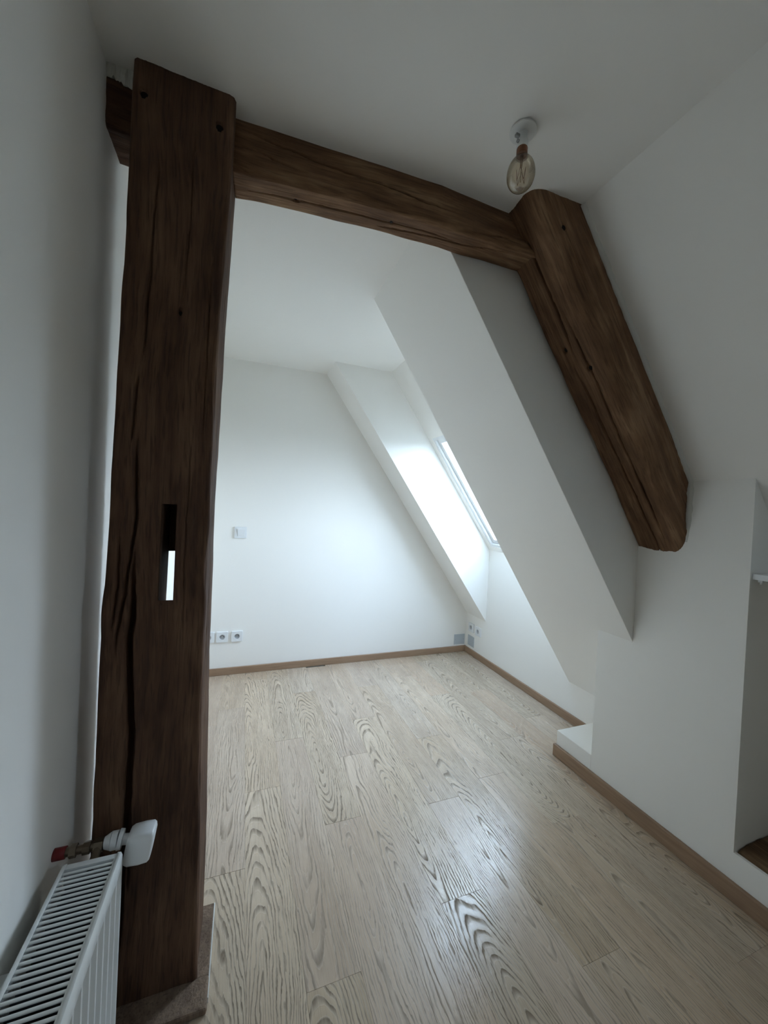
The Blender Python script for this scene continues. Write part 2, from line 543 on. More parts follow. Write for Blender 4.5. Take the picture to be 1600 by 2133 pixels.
# ------------------------------------------------------------------ floor planks
PW = 0.1529
X_FIRST = 0.0565 - 3 * PW
cols = {2: 1.38, 3: 1.745, 4: 0.97, 5: 1.475, 6: 1.86, 7: 1.06, 8: 1.45, 9: 0.78, 10: 1.52, 11: 1.20, 12: 1.75, 13: 1.18}
mesh_cache = {}
random.seed(5)
def plank_mesh(w, L):
    key = (round(w, 3), round(L, 3))
    if key in mesh_cache:
        return mesh_cache[key]
    hw, hl, c, t = w / 2 - 0.0001, L / 2 - 0.0002, 0.0004, 0.014
    vs_ = [(-hw, -hl, -t), (hw, -hl, -t), (hw, hl, -t), (-hw, hl, -t),
           (-hw, -hl, -c), (hw, -hl, -c), (hw, hl, -c), (-hw, hl, -c),
           (-hw + c, -hl + c, 0), (hw - c, -hl + c, 0), (hw - c, hl - c, 0), (-hw + c, hl - c, 0)]
    fs = [(3, 2, 1, 0), (8, 9, 10, 11)]
    for i in range(4):
        j = (i + 1) % 4
        fs += [(i, j, j + 4, i + 4), (i + 4, j + 4, j + 8, i + 8)]
    me = bpy.data.meshes.new('plank')
    me.from_pydata(vs_, [], fs)
    me.materials.append(PLANK)
    mesh_cache[key] = me
    return me
PL = 1.11
i = 0
while True:
    xa = X_FIRST + i * PW
    xb = xa + PW
    xa_, xb_ = max(xa, XL), min(xb, XK2)
    if xa >= XK2:
        break
    if xb_ > XL + 0.005:
        j0 = cols.get(i, random.uniform(0.7, 1.8))
        ylo = YB
        # joints along this row
        js = []
        y = j0
        while y > ylo:
            js.append(y)
            y -= PL
        y = j0 + PL
        while y < YF:
            js.append(y)
            y += PL
        js = [ylo] + sorted(js) + [YF]
        for a, b_ in zip(js[:-1], js[1:]):
            if b_ - a < 0.03:
                continue
            lo_x, hi_x = xa_, xb_
            if hi_x > XK1 and b_ <= KY:
                hi_x = min(hi_x, XK1)
            if hi_x - lo_x < 0.01:
                continue
            o = bpy.data.objects.new('plank', plank_mesh(hi_x - lo_x, b_ - a))
            COL.objects.link(o)
            o.parent = floor
            o.location = ((lo_x + hi_x) / 2, (a + b_) / 2, random.uniform(-0.0004, 0.0))
    i += 1

# ================================================================== TIMBERS
def profile(a0, a1, b0, b1, radii, step_faces):
    """closed loop of (a, b, na, nb, face); corners get their own radius.
    faces: 0 = b0 side, 1 = a1 side, 2 = b1 side, 3 = a0 side"""
    r = radii
    pts = []
    cs = [(a0, b0), (a1, b0), (a1, b1), (a0, b1)]
    cen = [(a0 + r[0], b0 + r[0]), (a1 - r[1], b0 + r[1]), (a1 - r[2], b1 - r[2]), (a0 + r[3], b1 - r[3])]
    nrm = [(0, -1), (1, 0), (0, 1), (-1, 0)]
    start = [math.pi, 1.5 * math.pi, 0.0, 0.5 * math.pi]
    for k in range(4):
        n = max(4, int(r[k] * math.pi / 2 / 0.003))
        for q in range(n + 1):
            t = start[k] + (math.pi / 2) * q / n
            pts.append((cen[k][0] + r[k] * math.cos(t), cen[k][1] + r[k] * math.sin(t), math.cos(t), math.sin(t), k if q > n / 2 else (k - 1) % 4))
        na, nb = nrm[k]
        k2 = (k + 1) % 4
        p0 = (cen[k][0] + r[k] * na, cen[k][1] + r[k] * nb)
        p1 = (cen[k2][0] + r[k2] * na, cen[k2][1] + r[k2] * nb)
        L = math.hypot(p1[0] - p0[0], p1[1] - p0[1])
        m = max(1, int(L / step_faces[k]))
        for q in range(1, m):
            t = q / m
            pts.append((p0[0] + (p1[0] - p0[0]) * t, p0[1] + (p1[1] - p0[1]) * t, na, nb, k))
    return pts

def crack_depth(u, l, poly, width, depth):
    """depth field of one crack; poly [(u, l), ...] monotone in l"""
    poly = sorted(poly, key=lambda q: q[1])
    pu = np.interp(l, [q[1] for q in poly], [q[0] for q in poly])
    k0 = poly[0][0] * 517.0
    zz = np.zeros_like(l)
    pu = pu + 0.0045 * vnoise(np.stack([l * 9.0 + k0, zz, zz], -1)) + 0.0022 * vnoise(np.stack([l * 45.0 + k0, zz + 5, zz], -1))
    lo, hi = poly[0][1], poly[-1][1]
    t = np.clip((l - lo) / (hi - lo), 0, 1)
    env = np.clip(np.minimum(t, 1 - t) * 6.0, 0, 1) * ((l >= lo) & (l <= hi))
    wv = width * (0.35 + 0.65 * env)
    return depth * env * np.clip(1.25 - np.abs(u - pu) / np.maximum(wv, 1e-5), 0, 1)

def timber(name, a, b, l, radii, steps, lstep, mat, mw, cracks=(), peg_holes=(), rough=0.003, seed=0.0, cut=None, bend=None, extra=None, parent=None):
    prof = profile(a[0], a[1], b[0], b[1], radii, steps)
    P = np.array(prof)
    ls = np.arange(l[0], l[1] + lstep * 0.5, lstep)
    if cut:
        ls = np.array(sorted(set(list(ls[(np.abs(ls[:, None] - np.array(cut['l'])[None]) > lstep * 0.45).all(1)]) + list(cut['l']))))
    NP_, NL = len(P), len(ls)
    A = np.repeat(P[:, 0][None], NL, 0)
    B = np.repeat(P[:, 1][None], NL, 0)
    NA = np.repeat(P[:, 2][None], NL, 0)
    NB = np.repeat(P[:, 3][None], NL, 0)
    FC = np.repeat(P[:, 4][None], NL, 0)
    LL = np.repeat(ls[:, None], NP_, 1)
    q = np.stack([A * 14 + seed, B * 14 + seed * 1.7, LL * 3.0 + seed], -1)
    dsp = rough * 1.6 * vnoise(q)
    q = np.stack([A * 60 + seed, B * 60 + 3, LL * 7 + seed], -1)
    dsp = dsp + rough * 0.7 * vnoise(q)
    q = np.stack([A * 260, B * 260 + seed, LL * 16 + seed], -1)
    dsp = dsp + rough * 0.35 * vnoise(q)
    corner = (np.abs(NA) > 0.05) & (np.abs(NB) > 0.05)
    q = np.stack([A * 5 + 9, B * 5 + seed, LL * 9 + seed * 3], -1)
    dsp = dsp + corner * rough * 1.8 * vnoise(q)
    for face, poly, wdt, dep in cracks:
        u = A if face in (0, 2) else B
        dsp = dsp - np.where(FC == face, crack_depth(u, LL, poly, wdt, dep), 0)
    for face, pu, pl_, rad in peg_holes:
        u = A if face in (0, 2) else B
        d2 = np.sqrt((u - pu) ** 2 + (LL - pl_) ** 2)
        dsp = dsp - np.where(FC == face, 0.045 * np.clip((rad * 1.1 - d2) / (rad * 0.2), 0, 1), 0)
    if cut:   # keep the rim of a through-mortise clean
        m = (A > cut['a'][0] - 0.006) & (A < cut['a'][1] + 0.006) & (LL > cut['l'][0] - 0.01) & (LL < cut['l'][-1] + 0.01)
        dsp = np.where(m, 0, dsp)
    AA = A + NA * dsp
    BB = B + NB * dsp
    if bend:
        da, db = bend(LL, A, B)
        AA, BB = AA + da, BB + db
    verts = np.stack([AA, BB, LL], -1).reshape(-1, 3)
    faces = []
    idx = np.arange(NP_ * NL).reshape(NL, NP_)
    nx = np.roll(idx, -1, 1)
    quads = np.stack([idx[:-1], nx[:-1], nx[1:], idx[1:]], -1).reshape(-1, 4)
    if cut:
        cen_a = (np.asarray(A)[:-1] + np.roll(A, -1, 1)[:-1]).reshape(-1) / 2
        cen_b = (np.asarray(B)[:-1] + np.roll(B, -1, 1)[:-1]).reshape(-1) / 2
        cen_l = np.repeat(((ls[:-1] + ls[1:]) / 2)[:, None], NP_, 1).reshape(-1)
        ina = (cen_a > cut['a'][0]) & (cen_a < cut['a'][1])
        front = ina & (cen_b < b[0] + 0.004) & (cen_l > cut['l'][0]) & (cen_l < cut['l'][2])
        backf = (cen_a > cut['ra'][0]) & (cen_a < cut['ra'][1]) & (cen_b > b[1] - 0.004) & (cen_l > cut['rl'][0]) & (cen_l < cut['rl'][1])
        quads = quads[~(front | backf)]
    vl = verts.tolist()
    fl = quads.tolist()
    # end caps
    fl.append(list(idx[0][::-1]))
    fl.append(list(idx[-1]))
    if extra:
        n0 = len(vl)
        ev, ef = extra
        vl += [list(x) for x in ev]
        fl += [[i_ + n0 for i_ in f_] for f_ in ef]
    me = bpy.data.meshes.new(name)
    me.from_pydata(vl, [], fl)
    me.update()
    me.materials.append(mat)
    sm = np.ones(len(me.polygons), dtype=bool)
    sm[len(quads):] = False
    me.polygons.foreach_set('use_smooth', sm)
    me.update()
    o = bpy.data.objects.new(name, me)
    COL.objects.link(o)
    if parent is not None:
        o.parent = parent
    o.matrix_local = mw
    return o

def add_hole_darks(parent, peg_holes, a, b):
    for face, pu, pl_, rad_ in peg_holes:
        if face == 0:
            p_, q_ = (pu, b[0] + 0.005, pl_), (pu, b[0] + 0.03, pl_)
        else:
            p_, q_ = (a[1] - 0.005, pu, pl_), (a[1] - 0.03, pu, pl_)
        MB().cyl(p_, q_, rad_, n=14).build('peg_hole_dark', HOLE_DARK, parent)  # dark disc set in each hole in place of its shade

def frame(o, a, b, l):
    return Matrix(((a[0], b[0], l[0], o[0]), (a[1], b[1], l[1], o[1]), (a[2], b[2], l[2], o[2]), (0, 0, 0, 1)))

# ---- upright post with the through mortise
post = thing('timber_post', 'tall dark oak post with a through mortise slot, standing beside the radiator', 'post', (-0.18, 1.165, 0))
ox, oy = -0.18, 1.165
sa0, sa1 = -0.1935 - ox, -0.157 - ox
ba0, ba1 = -0.206 - ox, -0.160 - ox            # rear opening, a little wider and lower
sl0, sl1, sl2 = 1.039, 1.150, 1.283
rl0, rl1 = 0.990, 1.156
fb, bb_ = 1.075 - oy, 1.258 - oy
mid_b = fb + 0.115
ev = [(sa0, fb, sl0), (sa1, fb, sl0), (sa1, fb, sl2), (sa0, fb, sl2),
      (ba0, bb_, rl0), (ba1, bb_, rl0), (ba1, bb_, rl1), (ba0, bb_, rl1),
      (sa0, mid_b, sl1), (sa1, mid_b, sl1), (sa0, mid_b, sl2), (sa1, mid_b, sl2), (sa0, fb, sl1), (sa1, fb, sl1)]
ef = [(0, 4, 5, 1), (0, 12, 8, 7, 4), (1, 5, 6, 9, 13), (8, 9, 6, 7), (8, 10, 11, 9), (12, 3, 10, 8), (13, 9, 11, 2), (3, 2, 11, 10)]
def post_bend(L, A, B):
    left = np.clip(-(A) / 0.12, 0, 1)
    t = np.clip((2.347 - L) / 1.9, 0, 1)
    right = np.clip(A / 0.11, 0, 1)
    bow = -0.0155 * np.exp(-((L - 1.2) / 0.78) ** 4) * right
    return -0.026 * t * left + bow, 0 * A
post_cracks = [
    (0, [(-0.228 - ox, 2.10), (-0.232 - ox, 2.05), (-0.240 - ox, 1.81), (-0.243 - ox, 1.62)], 0.0022, 0.012),
    (0, [(-0.250 - ox, 1.60), (-0.254 - ox, 1.50), (-0.258 - ox, 1.42)], 0.0025, 0.012),
    (0, [(-0.246 - ox, 1.46), (-0.246 - ox, 1.36), (-0.244 - ox, 1.25), (-0.250 - ox, 1.15), (-0.262 - ox, 1.00), (-0.266 - ox, 0.90)], 0.0035, 0.022),
    (0, [(-0.242 - ox, 1.18), (-0.240 - ox, 1.05), (-0.244 - ox, 0.92), (-0.238 - ox, 0.80), (-0.232 - ox, 0.70), (-0.232 - ox, 0.50), (-0.236 - ox, 0.35), (-0.236 - ox, 0.12)], 0.0065, 0.045),
    (0, [(-0.268 - ox, 1.20), (-0.270 - ox, 1.08), (-0.274 - ox, 0.96)], 0.0025, 0.014),
    (0, [(-0.155 - ox, 2.25), (-0.160 - ox, 1.95), (-0.163 - ox, 1.80)], 0.0014, 0.006),
    (0, [(-0.100 - ox, 1.95), (-0.098 - ox, 1.70), (-0.100 - ox, 1.45)], 0.0016, 0.008),
    (0, [(-0.128 - ox, 1.45), (-0.132 - ox, 1.15), (-0.128 - ox, 0.90)], 0.0014, 0.006),
    (0, [(-0.228 - ox, 0.55), (-0.222 - ox, 0.42), (-0.226 - ox, 0.30)], 0.003, 0.016),
    (1, [(1.15 - oy, 2.0), (1.155 - oy, 1.4), (1.15 - oy, 0.5)], 0.002, 0.010),
]
post_peg_holes = [(0, -0.270 - ox, 2.270, 0.0085), (0, -0.102 - ox, 2.258, 0.0085), (0, -0.172 - ox, 1.767, 0.0045)]
timber('shaft', (-0.292 - ox, -0.068 - ox), (1.075 - oy, 1.258 - oy), (0.0, CE + 0.01), (0.006, 0.012, 0.008, 0.006),
       (0.0022, 0.006, 0.012, 0.012), 0.006, TIMBER_POST, Matrix.Identity(4), post_cracks, post_peg_holes, 0.0035, 1.3,
       cut=dict(a=(sa0, sa1), l=(sl0, sl1, sl2), ra=(ba0, ba1), rl=(rl0, rl1)), bend=post_bend, extra=(ev, ef), parent=post)
add_hole_darks(post, post_peg_holes, (-0.292 - ox, -0.068 - ox), (1.075 - oy, 1.258 - oy))
# low plinth strips round the foot of the post
def bullnose(x0, x1, y0, y1, h):
    return MB().box(x0 - ox, x1 - ox, y0 - oy, y1 - oy, 0, h)
pf = bullnose(-0.30, -0.035, 1.004, 1.080, 0.020).build('plinth_strip', PLINTH, post, bevel=0.007, seg=3)
pr_ = bullnose(-0.073, -0.036, 1.078, 1.274, 0.016).build('plinth_strip', PLINTH, post, bevel=0.003)
bullnose(-0.0362, -0.0335, 1.03, 1.274, 0.0145).build('caulk_line', CAULK, post)

# ---- tie beam between post and rafter brace
p0 = Vector((-0.068, 1.135, 2.211))
p1 = Vector((0.93, 1.064, 2.209))
ld_ = (p1 - p0).normalized()
bd = Vector((-ld_.y, ld_.x, 0)).normalized()
ad = bd.cross(ld_)
LT = (p1 - p0).length
def tie_bend(L, A, B):
    t = np.clip((L - 0.62) / 0.33, 0, 1)
    tw = np.clip(-A / 0.13, 0, 1)
    return 0.0 * L + 0.012 * np.sin(L / LT * np.pi) * -1.0, 0.035 * t * tw
tie = timber('tie_beam', (-0.139, 0.0), (0.0, 0.106), (-0.005, LT + 0.06), (0.004, 0.010, 0.008, 0.004), (0.0022, 0.0025, 0.02, 0.02), 0.005,
             TIMBER, frame(p0, ad, bd, ld_),
             [(0, [(-0.112, 0.0), (-0.098, 0.12), (-0.080, 0.26), (-0.072, 0.40), (-0.058, 0.56), (-0.050, 0.70)], 0.0026, 0.014),
              (0, [(-0.060, 0.0), (-0.066, 0.06), (-0.052, 0.10), (-0.038, 0.20)], 0.0018, 0.008),
              (0, [(-0.004, 0.68), (-0.016, 0.80), (-0.030, 0.90)], 0.0016, 0.007),
              (1, [(0.060, 0.0), (0.055, 0.20), (0.050, 0.45), (0.044, 0.60), (0.058, 0.75)], 0.0018, 0.010),
              (1, [(0.080, 0.40), (0.055, 0.72), (0.020, 0.92)], 0.0024, 0.012)],
             [(1, 0.058, 0.17, 0.006), (1, 0.048, 0.47, 0.005)], 0.0035, 4.1, bend=tie_bend)
add_hole_darks(tie, [(1, 0.058, 0.17, 0.006), (1, 0.048, 0.47, 0.005)], (-0.139, -0.008), (0.0, 0.106))
tag(tie, 'horizontal old oak tie beam under the ceiling, joining the post to the sloping brace', 'beam')

# ---- stub of the beam between post and left wall
q0 = Vector((XL - 0.02, 1.122, 2.207))
sl_ = (Vector((-0.285, 1.128, 2.207)) - q0).normalized()
sb = Vector((-sl_.y, sl_.x, 0)).normalized()
sa = sb.cross(sl_)
stub = timber('beam_stub', (-0.118, 0.0), (0.0, 0.125), (0.0, 0.098), (0.016, 0.010, 0.008, 0.004), (0.004, 0.004, 0.02, 0.02), 0.004,
              TIMBER_POST, frame(q0, sa, sb, sl_), [], [], 0.006, 9.4)
tag(stub, 'short dark beam stub bridging the gap from the post to the left wall', 'beam')
# crumbled plaster on top of the stub
random.seed(11)
n = 14
vs_, fs_ = [], []
for k in range(n + 1):
    x = XL + (0.292 - 0.36 + 0.36 - 0.36 + 0.068) * 0 + (0.07) * k / n
    lowz = 2.322 - 0.022 * (k / n) ** 2 + random.uniform(-0.006, 0.004)
    yy = 1.118 + random.uniform(-0.004, 0.003)
    vs_ += [(x, yy, lowz), (x, yy - 0.003 + random.uniform(-.003, .002), (lowz + CE) / 2), (x, 1.112, CE + 0.004), (x, 1.16, CE + 0.004), (x, 1.16, lowz)]
for k in range(n):
    for e in range(5):
        fs_.append((k * 5 + e, k * 5 + (e + 1) % 5, (k + 1) * 5 + (e + 1) % 5, (k + 1) * 5 + e))
fs_ += [tuple(range(5)), tuple(range(n * 5 + 4, n * 5 - 1, -1))]
inv_ = frame(q0, sa, sb, sl_).inverted()
pp = link_mesh('plaster_patch', [inv_ @ Vector(v_) for v_ in vs_], fs_, PLASTER, stub)
pp['label'] = 'crumbled grey plaster above the stub'

# ---- sloping brace (rafter) on the roof slope
br_o = Vector((XS, 0.97, CE))
br_a = -SO
br_b = Vector((0, 1, 0))
BL0, BL1 = -0.17, 1.36
def brace_bend(L, A, B):
    low = np.clip(A / 0.165, 0, 1)
    return 0.010 * low * np.clip((L - 0.9) / 0.5, 0, 1) + 0.004 * np.sin(L * 4.0), 0 * A
brace = timber('rafter_brace', (-0.02, 0.163), (0.0, 0.196), (BL0, BL1), (0.004, 0.048, 0.010, 0.004), (0.0025, 0.0025, 0.02, 0.02), 0.006,
               TIMBER, frame(br_o, br_a, br_b, SD),
               [(1, [(0.105, -0.02), (0.100, 0.25), (0.110, 0.42)], 0.0040, 0.022),
                (1, [(0.085, 0.22), (0.070, 0.50), (0.072, 0.85), (0.060, 1.30)], 0.0030, 0.018),
                (1, [(0.125, 0.45), (0.120, 0.75), (0.112, 1.05), (0.100, 1.34)], 0.0038, 0.022),
                (0, [(0.112, -0.02), (0.108, 0.15), (0.110, 0.30)], 0.0018, 0.009),
                (0, [(0.080, 0.35), (0.075, 0.60)], 0.0014, 0.006),
                (0, [(0.030, 0.55), (0.034, 0.95)], 0.0016, 0.007),
                (0, [(0.020, 0.95), (0.050, 1.20)], 0.0018, 0.008)],
               [(0, 0.112, 0.036, 0.0085), (1, 0.136, 0.395, 0.0085), (1, 0.072, 0.492, 0.0085)], 0.0042, 6.7, bend=brace_bend)
add_hole_darks(brace, [(0, 0.112, 0.036, 0.0085), (1, 0.136, 0.395, 0.0085), (1, 0.072, 0.492, 0.0085)], (-0.02, 0.163), (0.0, 0.196))
tag(brace, 'thick sloping oak brace running down the roof slope into the knee wall', 'beam')
# ragged plaster edge between brace and slope, then down the knee wall
random.seed(3)
vs_, fs_ = [], []
path = []
for k in range(61):
    s = 0.0 + k * (1.085 / 60)
    c = sp(s, 0, 0)
    path.append((c.x, c.z, -SO.x, -SO.z))
for k in range(1, 20):
    path.append((XK1, 1.462 - k * 0.0125, -1.0, 0.0))
for k, (x, z, nx_, nz_) in enumerate(path):
    w = 0.011 + random.uniform(-0.002, 0.003)
    h = 0.010 + random.uniform(-0.001, 0.0015)
    tp = min(1.0, (len(path) - 1 - k) / 7.0)
    w, h = w * tp, h * tp + 0.0004
    vs_ += [(x, 0.976, z), (x + nx_ * h, 0.974 + random.uniform(-.001, .001), z + nz_ * h), (x + nx_ * h * 0.6, 0.970 - w * 0.7, z + nz_ * h * 0.6), (x, 0.968 - w, z)]
for k in range(len(path) - 1):
    for e in range(3):
        fs_.append((k * 4 + e, k * 4 + e + 1, (k + 1) * 4 + e + 1, (k + 1) * 4 + e))
inv_ = frame(br_o, br_a, br_b, SD).inverted()
pe = link_mesh('plaster_edge', [inv_ @ Vector(v_) for v_ in vs_], fs_, PLASTER, brace, smooth=True)
pe['label'] = 'pale ragged plaster bead along the brace'

# ---- old beam lying in the niche
lg = timber('sill_beam', (-0.09, 0.09), (-0.12, 0.12), (0.0, NY1 - NY0 - 0.01), (0.02, 0.02, 0.03, 0.03), (0.008, 0.006, 0.006, 0.02), 0.008,
            TIMBER_SILL, frame((1.786, NY0 + 0.005, 0.078), (0, 0, 1), (1, 0, 0), (0, 1, 0)),
            [(1, [(-0.05, 0.1), (-0.04, 0.6), (-0.05, 0.95)], 0.004, 0.02)], [], 0.010, 12.3)
tag(lg, 'rough brown old beam lying along the bottom of the wall niche', 'beam')

# ================================================================== RADIATOR
RX0, RX1, RY0, RY1, RZ0, RZ1 = -0.328, -0.220, -0.06, 0.957, 0.06, 0.513
rad = thing('radiator', 'white steel panel radiator with slotted top grille on the left wall', 'radiator', ((RX0 + RX1) / 2, (RY0 + RY1) / 2, RZ0))
rl = Vector(rad.location)
def rp(x, y, z):
    return (x - rl.x, y - rl.y, z - rl.z)
def ribbed(xf, sgn, name):
    """pressed steel panel: vertical ribs between flat top and bottom rails"""
    pitch, dep = 0.0355, 0.0115
    ys_, ds = [], []
    y = RY1 - 0.004
    ys_.append(RY1); ds.append(0.0)
    while y - pitch > RY0 + 0.01:
        for t, d_ in ((0.0, 0.0), (0.10, 0.0), (0.28, 1.0), (0.76, 1.0), (0.92, 0.0)):
            ys_.append(y - t * pitch); ds.append(d_)
        y -= pitch
    ys_ += [y, RY0]; ds += [0.0, 0.0]
    zs_ = [(RZ0, 0.0), (RZ0 + 0.03, 0.0), (RZ0 + 0.05, 1.0), (RZ1 - 0.052, 1.0), (RZ1 - 0.034, 0.0), (RZ1 - 0.008, 0.0)]
    vs2, fs2 = [], []
    for z, m_ in zs_:
        for y_, d_ in zip(ys_, ds):
            vs2.append(rp(xf - sgn * dep * d_ * m_, y_, z))
    vs2 += [rp(xf - sgn * 0.003, y_, RZ1 - 0.001) for y_ in ys_]
    vs2 += [rp(xf - sgn * 0.009, y_, RZ1) for y_ in ys_]
    N = len(ys_)
    for r_ in range(len(zs_) + 1):
        for c_ in range(N - 1):
            fs2.append((r_ * N + c_, r_ * N + c_ + 1, (r_ + 1) * N + c_ + 1, (r_ + 1) * N + c_))
    o = link_mesh(name, vs2, fs2, ENAMEL, rad)
    sol = o.modifiers.new('steel', 'SOLIDIFY')
    sol.thickness = 0.0012
    sol.offset = 0
    return auto_smooth(o, 40)
ribbed(RX1, 1, 'front_panel')
ribbed(RX0, -1, 'back_panel')
for y0_, y1_ in ((RY1 - 0.0015, RY1), (RY0, RY0 + 0.0015)):
    mbx = MB()
    a_, b2 = rp(RX0 + 0.004, y0_, RZ0 + 0.03), rp(RX1 - 0.004, y1_, RZ1 - 0.002)
    mbx.box(a_[0], b2[0], a_[1], b2[1], a_[2], b2[2])
    mbx.build('side_cover', ENAMEL, rad)
# top grille: rim with slats
GX0, GX1 = RX0 + 0.008, RX1 - 0.012
mbx = MB()
zt0, zt1 = RZ1 - 0.012, RZ1 - 0.001
for (x0, x1, y0_, y1_) in ((RX0 + 0.001, GX0, RY0 + 0.002, RY1 - 0.002), (GX1, RX1 - 0.008, RY0 + 0.002, RY1 - 0.002),
                           (GX0, GX1, RY1 - 0.013, RY1 - 0.002), (GX0, GX1, RY0 + 0.002, RY0 + 0.013)):
    a_, b2 = rp(x0, y0_, zt0), rp(x1, y1_, zt1)
    mbx.box(a_[0], b2[0], a_[1], b2[1], a_[2], b2[2])
grille = mbx.build('top_grille', ENAMEL, rad)
slm = MB()
wl = GX1 - GX0
slm.add([(-wl / 2, -0.0025, -0.0030), (wl / 2, -0.0025, -0.0030), (wl / 2, 0.0025, -0.0030), (-wl / 2, 0.0025, -0.0030),
         (-wl / 2, -0.0025, -0.0010), (wl / 2, -0.0025, -0.0010), (wl / 2, 0.0025, -0.0010), (-wl / 2, 0.0025, -0.0010),
         (-wl / 2, -0.0012, 0), (wl / 2, -0.0012, 0), (wl / 2, 0.0012, 0), (-wl / 2, 0.0012, 0)],
        [(3, 2, 1, 0), (0, 1, 5, 4), (1, 2, 6, 5), (2, 3, 7, 6), (3, 0, 4, 7), (4, 5, 9, 8), (5, 6, 10, 9), (6, 7, 11, 10), (7, 4, 8, 11), (8, 9, 10, 11)])
s0 = slm.build('slat', ENAMEL, grille)
y = RY1 - 0.013 - 0.0055 - 0.0026
first = True
while y > RY0 + 0.016:
    o = s0 if first else s0.copy()
    if not first:
        COL.objects.link(o)
        o.parent = grille
    o.location = rp((GX0 + GX1) / 2, y, RZ1 - 0.0015)
    first = False
    y -= 0.0107
# convector fins under the grille, coloured dark for the shade between the panels
vs2, fs2 = [], []
y = RY1 - 0.02
k = 0
while y > RY0 + 0.02:
    x = (RX0 + 0.015) if k % 2 else (RX1 - 0.016)
    vs2 += [rp(x, y, RZ0 + 0.06), rp(x, y, RZ1 - 0.022)]
    y -= 0.008
    k += 1
for q_ in range(k - 1):
    fs2.append((q_ * 2, q_ * 2 + 1, q_ * 2 + 3, q_ * 2 + 2))
link_mesh('convector_fins', vs2, fs2, FINS_SHADE, rad)
# brackets to the wall
for yb_ in (0.15, 0.80):
    mbx = MB()
    a_, b2 = rp(XL, yb_ - 0.015, 0.14), rp(RX0 + 0.002, yb_ + 0.015, 0.46)
    mbx.box(a_[0], b2[0], a_[1], b2[1], a_[2], b2[2])
    mbx.build('wall_bracket', ENAMEL, rad)
# supply pipe, valve and thermostat head beyond the end of the radiator
VY, VZ = 1.003, 0.502
valve = thing('radiator_valve', 'white thermostatic valve head on tarnished fittings at the radiator end', 'valve', (-0.26, VY, VZ))
vl_ = Vector(valve.location)
def vp(x, y, z):
    return (x - vl_.x, y - vl_.y, z - vl_.z)
MB().cyl(vp(XL, VY, VZ), vp(-0.338, VY, VZ), 0.012).build('pipe_sleeve', REDPIPE, valve, True)['label'] = 'dark red pipe sleeve'
mbx = MB()
mbx.cyl(vp(-0.338, VY, VZ), vp(-0.262, VY, VZ), 0.009)
mbx.cyl(vp(-0.330, VY, VZ), vp(-0.318, VY, VZ), 0.0135, n=6)
mbx.cyl(vp(-0.306, VY, VZ), vp(-0.292, VY, VZ), 0.0125, n=8)
mbx.cyl(vp(-0.285, VY, VZ), vp(-0.268, VY, VZ), 0.0140, n=6)
mbx.cyl(vp(-0.278, VY, VZ), vp(-0.278, RY1, VZ - 0.02), 0.009)
auto_smooth(mbx.build('pipe_fitting', BRONZE, valve))
mbx = MB()
mbx.cyl(vp(-0.266, VY, VZ + 0.002), vp(-0.252, VY, VZ + 0.003), 0.012, 0.0185)
mbx.cyl(vp(-0.252, VY, VZ + 0.003), vp(-0.240, VY, VZ + 0.003), 0.0185, 0.0185)
mbx.cyl(vp(-0.239, VY, VZ + 0.003), vp(-0.231, VY, VZ + 0.002), 0.0205, 0.0195)
mbx.cyl(vp(-0.231, VY, VZ + 0.001), vp(-0.212, VY, VZ - 0.002), 0.0110, 0.0110)
auto_smooth(mbx.build('valve_collar', PLASTIC, valve))
# thermostat head: rounded square body flaring outward
vs2, fs2 = [], []
NS = 40
stations = [(-0.2225, 0.020, 0.026), (-0.2200, 0.0235, 0.0325), (-0.2130, 0.0255, 0.0365), (-0.190, 0.027, 0.0375), (-0.1735, 0.0265, 0.0360), (-0.1690, 0.0235, 0.0325), (-0.1672, 0.018, 0.026)]
for x, ry, rz in stations:
    for k in range(NS):
        t = 2 * math.pi * k / NS
        ct, st = math.cos(t), math.sin(t)
        e = 0.45
        vs2.append(vp(x + 0.004 * math.copysign(abs(st) ** e, st), VY - 0.002 + ry * math.copysign(abs(ct) ** e, ct), VZ - 0.015 + rz * math.copysign(abs(st) ** e, st)))
for r_ in range(len(stations) - 1):
    for k in range(NS):
        fs2.append((r_ * NS + k, r_ * NS + (k + 1) % NS, (r_ + 1) * NS + (k + 1) % NS, (r_ + 1) * NS + k))
fs2 += [tuple(range(NS)), tuple(range(len(stations) * NS - 1, (len(stations) - 1) * NS - 1, -1))]
auto_smooth(link_mesh('thermostat_head', vs2, fs2, PLASTIC, valve), 50)

# ================================================================== CEILING LIGHT
LX, LY = 0.667, 0.852
lamp = thing('ceiling_light', 'bare round glass bulb in a white lampholder on the ceiling', 'light', (LX, LY, CE))
o = MB().lathe([(0.0, -0.0075), (0.033, -0.0075), (0.0350, -0.0062), (0.0352, -0.0030), (0.0300, -0.0030), (0.0300, 0.0)], n=48).build('ceiling_plate', PLATE, lamp)
auto_smooth(o)
mbx = MB().lathe([(0.0, -0.052), (0.0135, -0.052), (0.0150, -0.046), (0.0150, -0.030), (0.0125, -0.026), (0.0120, -0.0065), (0.0, -0.0065)])
auto_smooth(mbx.build('lampholder', ENAMEL, lamp))
mbx = MB()
mbx.box(-0.0235, -0.012, -0.004, 0.004, -0.024, -0.017)
mbx.cyl((-0.0195, -0.002, -0.036), (-0.0130, -0.002, -0.036), 0.004, n=12)
mbx.build('terminal_screw', STEEL, lamp)
mbx = MB().lathe([(0.0, -0.049), (0.0140, -0.049), (0.0147, -0.052), (0.0140, -0.055), (0.0147, -0.058), (0.0140, -0.061), (0.0148, -0.064), (0.0140, -0.068), (0.0, -0.068)])
cap = auto_smooth(mbx.build('bulb_cap', COPPER, lamp))
prof = []
cz, rr, hh = -0.121, 0.0372, 0.0415
